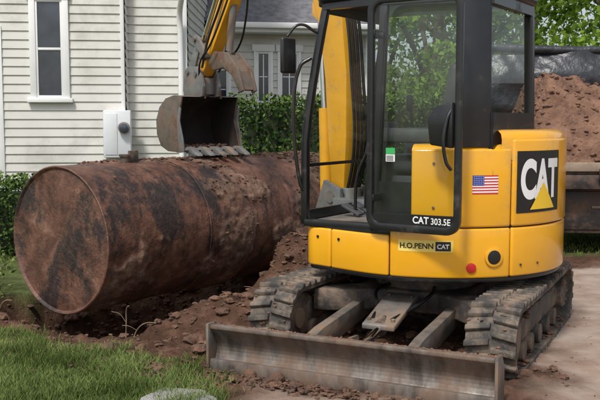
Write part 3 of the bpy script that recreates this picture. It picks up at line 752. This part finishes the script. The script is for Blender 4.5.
for i in range(140): it.append(((random.uniform(-.05,.25),random.uniform(-bw2+.03,bw2-.03),-.72+random.uniform(0,.03)),random.uniform(.008,.03)))
rocks('bucket_soil',it,'soil',bk)

# ------------------------------------------------ house
house=empty('clapboard_house',(0,0,0))
def siding(name,p0,p1,z0,z1,exp=.122):
    p0=Vector((*p0,0));p1=Vector((*p1,0)); d_=(p1-p0).normalized(); n_=Vector((d_.y,-d_.x,0)); V=[];F=[];z=z0
    while z<z1:
        zt=min(z+exp,z1); k=len(V)
        for q in (p0,p1):
            V+=[q+n_*.0+Vector((0,0,z)),q+n_*.02+Vector((0,0,z)),q+n_*.004+Vector((0,0,zt))]
        F+=[(k+1,k+4,k+5,k+2),(k,k+3,k+4,k+1)]; z=zt
    return mesh(name,V,F,'siding',house)
class Wall:
    def __init__(s,p0,p1): s.p0=Vector((*p0,0)); s.d=(Vector((*p1,0))-s.p0).normalized(); s.n=Vector((s.d.y,-s.d.x,0)); s.rz=math.atan2(s.d.y,s.d.x); s.len=(Vector((*p1,0))-s.p0).length
    def u_at(s,k): return (k*s.p0.y-s.p0.x)/(s.d.x-k*s.d.y)   # distance along the wall for a bearing measured on site
    def box(s,name,u,z,w_,h_,t0,t1,m,parent=None,bev=.004):
        c=s.p0+s.d*u+s.n*((t0+t1)/2); return box(name,(c.x,c.y,z),(w_,t1-t0,h_),m,parent or house,rot=(0,0,s.rz),bev=bev)
def window(W,u0,u1,z0,z1,nm='window',mull=True,trim=.10,cols=1,rows=1):
    P=empty(nm,(0,0,0),0,house); u=(u0+u1)/2;w_=u1-u0;h=z1-z0;z=(z0+z1)/2
    W.box('casing_left',u0+trim/2,z,trim,h,.0,.05,'white',P); W.box('casing_right',u1-trim/2,z,trim,h,0,.05,'white',P)
    W.box('head_casing',u,z1+.06,w_+.06,.12,0,.062,'white',P); W.box('sill',u,z0-.03,w_+.08,.06,0,.085,'white',P)
    gw=w_-2*trim
    W.box('glass',u,z,gw,h,.012,.022,'winglass',P,bev=0)
    for uu in (u-gw/2+.015,u+gw/2-.015): W.box('sash_stile',uu,z,.03,h,.022,.037,'white',P)
    for zz in (z0+.02,z,z1-.02) if mull else (z0+.02,z1-.02): W.box('sash_rail',u,zz,gw-.06,.035,.022,.036,'white',P)
    for i in range(1,cols): W.box('muntin',u-gw/2+gw*i/cols,z,.018,h-.1,.022,.030,'white',P)
    for i in range(1,rows): W.box('muntin',u,z0+h*i/rows,gw-.08,.018,.022,.029,'white',P)
A0,A1=(-9,11.7),(-2.46,12.3)
WA=Wall(A0,A1); siding('left_wall_siding',A0,A1,.35,6.0)
B0=(-2.46,12.52);B1=(-1.62,12.60); WB=Wall(B0,B1); siding('set_back_siding',B0,B1,.35,6.0)
siding('return_siding',A1,B0,.35,6.0); siding('side_siding',B1,(-1.62,15.6),.35,6.0)
prism('foundation',[(-9,11.75),(-2.47,12.33),(-2.47,12.56),(-1.66,12.64),(-1.66,18),(-9,18)],-.1,.35,'found',house)
prism('house_core',[(-9,11.72),(-2.475,12.32),(-2.475,12.54),(-1.64,12.62),(-1.64,18),(-9,18)],.352,5.99,'siding',house)
prism('main_eave',[(-9.4,11.3),(-2.1,11.9),(-1.3,12.2),(-1.3,18.4),(-9.4,18.4)],6.0,6.16,'white',house)
mesh('main_roof',[(-9.4,11.2,6.17),(-1.25,11.8,6.17),(-1.25,18.5,6.17),(-9.4,18.5,6.17),(-9.4,15,9),(-1.25,15.2,9)],[(0,1,5,4),(3,4,5,2),(1,2,5),(0,4,3),(0,3,2,1)],'shingle',house)
WA.box('corner_board',WA.len-.03,3.2,.05,5.6,0,.03,'white'); 
WB.box('corner_board',WB.len-.05,3.2,.10,5.6,0,.035,'white')
window(WA,WA.u_at(-.308),WA.u_at(-.263),1.86,3.22,trim=.085)
WA.box('corner_pilaster',WA.u_at(-.3437),1.6,.09,2.5,0,.035,'white')
um=WA.u_at(-.209)
mp=empty('electric_meter',(0,0,0))
WA.box('meter_box',um,1.36,.38,.66,.02,.17,'meter',mp,bev=.015); c=WA.p0+WA.d*(um+.10)+WA.n*.17
cyl('meter_dial',(c.x,c.y,1.45),(c.x+WA.n.x*.07,c.y+WA.n.y*.07,1.45),.08,'grey',mp,bev=.01)
cyl('meter_glass',(c.x+WA.n.x*.07,c.y+WA.n.y*.07,1.45),(c.x+WA.n.x*.10,c.y+WA.n.y*.10,1.45),.062,'winglass',mp,bev=.01)
WA.box('meter_cover',um-.08,1.36,.17,.58,.17,.18,'meter',mp,bev=.01)
tube('meter_riser',[(c.x,c.y+.05,1.05),(c.x,c.y+.05,.4),(c.x,c.y+.05,-.05)],.03,'meter',mp)
tube('downspout_pipe',[(-1.62,12.1,3.55),(-1.63,12.15,3.3),(-1.70,12.42,3.05),(-1.70,12.50,2.7),(-1.70,12.5,1.5),(-1.70,12.5,.1)],.042,'white',house)
C0=(-1.62,15.2);C1=(1.28,15.68); WC=Wall(C0,C1); siding('wing_siding',C0,C1,.3,3.1); siding('wing_end_siding',C1,(1.28,20),.3,3.1)
prism('wing_core',[(-1.6,15.22),(1.26,15.70),(1.26,20),(-1.6,20)],-.1,3.08,'siding',house)
mesh('wing_roof',[(-1.6,14.75,3.22),(1.5,15.25,3.22),(1.5,20.4,3.22),(-1.6,20.4,3.22),(-1.6,17.6,5.1),(1.5,17.9,5.1)],[(0,1,5,4),(3,4,5,2),(1,2,5),(0,4,3),(0,3,2,1)],'shingle',house)
WC.box('fascia',1.55,3.13,3.1,.16,.36,.40,'white'); WC.box('soffit',1.55,3.06,3.1,.02,0,.36,'white'); WC.box('gutter',1.55,3.16,3.15,.10,.40,.50,'white',bev=.02)
for a_,b_,z0,z1 in ((-.108,-.079,1.0,2.45),(-.053,-.031,1.0,2.75),(-.026,.001,1.0,2.75),(.021,.055,1.0,2.6)):
    window(WC,WC.u_at(a_),WC.u_at(b_),z0,z1,'window',True,.055,2,4)
WC.box('corner_board',WC.len-.06,1.7,.12,2.8,0,.03,'white')

# ------------------------------------------------ hedges
def hedge(name,x0,x1,y0,y1,z1,n,ls):
    P=empty(name,(0,0,0)); C=[];lc=[]
    def top(x,y): return z1*(1+.07*noise.noise(Vector((x*1.5,y*1.5,2))))
    while len(C)<n:
        x=random.uniform(x0,x1);y=random.uniform(y0,y1);zt=top(x,y);z=random.uniform(.03,zt)
        dd=min(x-x0,x1-x,y-y0,y1-y,zt-z)
        if dd>.28: continue
        bmp=.10*noise.noise(Vector((x,y,z))*3)
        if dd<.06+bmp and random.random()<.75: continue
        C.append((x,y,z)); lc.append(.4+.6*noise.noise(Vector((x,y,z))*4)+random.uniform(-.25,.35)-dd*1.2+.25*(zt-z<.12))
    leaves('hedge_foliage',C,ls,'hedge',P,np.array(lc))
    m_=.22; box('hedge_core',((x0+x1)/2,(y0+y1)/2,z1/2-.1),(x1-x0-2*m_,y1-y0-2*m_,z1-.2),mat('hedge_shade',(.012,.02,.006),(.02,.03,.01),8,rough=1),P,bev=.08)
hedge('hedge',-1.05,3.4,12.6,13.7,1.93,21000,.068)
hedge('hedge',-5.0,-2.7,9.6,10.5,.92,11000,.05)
# ------------------------------------------------ trees
def tree(x,y,h,cr,n,zl=.25,ls=.2):
    P=empty('tree',(x,y,0)); 
    cyl('trunk',(0,0,-.1),(random.uniform(-.3,.3),random.uniform(-.3,.3),h*.6),h*.022+.05,'bark',P,12,h*.01)
    C=[];lc=[]; nc=42
    for i in range(nc):
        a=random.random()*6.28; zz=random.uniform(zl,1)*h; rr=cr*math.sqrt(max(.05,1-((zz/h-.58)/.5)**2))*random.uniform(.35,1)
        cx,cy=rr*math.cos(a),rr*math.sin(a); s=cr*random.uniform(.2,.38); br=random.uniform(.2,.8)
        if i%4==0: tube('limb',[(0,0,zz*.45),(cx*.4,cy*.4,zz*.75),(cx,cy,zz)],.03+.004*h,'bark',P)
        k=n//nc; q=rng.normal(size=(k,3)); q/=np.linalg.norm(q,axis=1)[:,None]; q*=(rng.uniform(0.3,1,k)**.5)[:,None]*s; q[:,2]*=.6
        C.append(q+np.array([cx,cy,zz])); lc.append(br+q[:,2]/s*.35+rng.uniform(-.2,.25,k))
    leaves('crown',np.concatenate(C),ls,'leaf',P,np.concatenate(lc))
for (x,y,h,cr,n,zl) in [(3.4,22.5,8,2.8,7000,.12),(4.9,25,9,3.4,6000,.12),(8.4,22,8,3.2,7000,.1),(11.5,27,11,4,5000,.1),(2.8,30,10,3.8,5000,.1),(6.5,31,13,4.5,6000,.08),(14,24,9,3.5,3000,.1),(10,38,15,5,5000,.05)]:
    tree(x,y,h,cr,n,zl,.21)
C=[];lc=[]
for i in range(14000):
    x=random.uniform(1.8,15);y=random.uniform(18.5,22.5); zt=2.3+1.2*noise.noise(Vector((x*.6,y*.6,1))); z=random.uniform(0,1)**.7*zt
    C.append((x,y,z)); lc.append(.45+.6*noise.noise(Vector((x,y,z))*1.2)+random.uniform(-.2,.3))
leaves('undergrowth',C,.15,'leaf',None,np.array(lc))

# ------------------------------------------------ dump trailer
tr=empty('dump_trailer',(2.68,9.75,0),R(-4))
box('bed_floor',(2.2,1.1,.99),(4.6,2.2,.10),'trailer',tr,bev=.01)
box('bed_edge',(2.2,-.015,1.03),(4.6,.05,.10),'wood',tr,bev=.008)
box('side_rail',(2.2,.01,.86),(4.6,.06,.16),'trailer',tr,bev=.008)
for x in np.linspace(.1,4.3,8): box('stake_pocket',(x,-.06,.93),(.07,.05,.16),'trailer',tr)
for y in (.5,1.7): box('frame_rail',(2.2,y,.70),(4.6,.09,.34),'trailer',tr,bev=.01)
for x in np.linspace(.2,4.2,7): box('cross_member',(x,1.1,.88),(.07,2.1,.10),'trailer',tr)
for x in (2.1,2.96):
    for y in (.18,2.04):
        cyl('tyre',(x,y-.12,.39),(x,y+.12,.39),.38,'decalk',tr,36,bev=.04); cyl('rim',(x,y-.13,.39),(x,y+.13,.39),.21,'grey',tr,24,bev=.01); cyl('hub',(x,y-.16,.39),(x,y+.16,.39),.07,'steel',tr)
    cyl('axle',(x,.2,.39),(x,2,.39),.05,'frame',tr)
prof('fender',[(1.60,.62),(1.70,.84),(3.36,.84),(3.46,.62),(3.41,.62),(3.31,.81),(1.75,.81),(1.65,.62)],.0,.32,'trailer',tr,.006)
box('rear_bumper',(-.1,1.1,.62),(.08,2.1,.14),'trailer',tr)
for y in (.2,2.0): box('mud_flap',(1.5,y,.42),(.02,.3,.5),'decalk',tr); box('tail_light',(-.15,y,.66),(.02,.16,.06),'lightred',tr)
box('tool_box',(.72,.95,.52),(1.1,1.5,.54),'trailer',tr,bev=.02); box('tool_box_lid',(.72,.19,.52),(1.0,.015,.44),'trailer',tr,bev=.006); box('lid_handle',(.72,.175,.56),(.14,.02,.03),'steel',tr)
for x in (.25,1.2): box('support_leg',(x,.10,.45),(.08,.08,.75),'trailer',tr,bev=.008)
box('far_side_wall',(2.2,2.15,1.75),(4.6,.06,1.4),'trailer',tr); box('front_wall',(4.47,1.1,1.6),(.06,2.1,1.2),'trailer',tr)
V=[];F=[];nu_,nv_=120,40
for i in range(nu_+1):
    for j in range(nv_+1):
        u=i/nu_;v=j/nv_; x=-.35+5.0*u; z=2.50-1.0*v-.07*math.sin(u*7+1)*(1-v)
        y=2.0-.12*math.sin(v*2.4)+.06*math.sin(u*31+4*math.sin(v*3+u*5))*(v+.25)+.08*noise.noise(Vector((x*2.2,z*3,0)))+.03*abs(noise.noise(Vector((x*6+z*4,z*2,3))))
        V.append((x,y,z))
for i in range(nu_):
    for j in range(nv_): k=i*(nv_+1)+j; F.append((k,k+1,k+nv_+2,k+nv_+1))
mesh('tarp',V,F,'tarp',tr,sm=True,ang=180); tube('tarp_roll',[(-.35,2.05,2.53),(1,2.05,2.48),(2.4,2.05,2.53),(4.6,2.05,2.5)],.06,'tarp',tr)
V=[];F=[];n1,n2=120,60; it=[]
for i in range(n1+1):
    for j in range(n2+1):
        u=i/n1;v=j/n2;x=-.12+4.5*u;y=.04+2.05*v
        e=min(1,min(u*13,(1-u)*9))**.6*min(1,v*2.4)**.8
        z=1.03+e*(1.0-.16*x+.10*math.sin(x*1.7+1.2)+.14*noise.noise(Vector((x*1.5,y*1.5,4))))+.10*noise.fractal(Vector((x*3.5,y*3.5,2)),.9,2,5)*e
        V.append((x,y,z))
        if random.random()<.18: it.append(((x,y,z),random.uniform(.010,.042)))
for i in range(n1):
    for j in range(n2): k=i*(n2+1)+j; F.append((k,k+1,k+n2+2,k+n2+1))
mesh('dirt_load',V,F,'soil_pale',tr,sm=True,ang=180); rocks('dirt_load_clods',it,'soil_pale',tr)
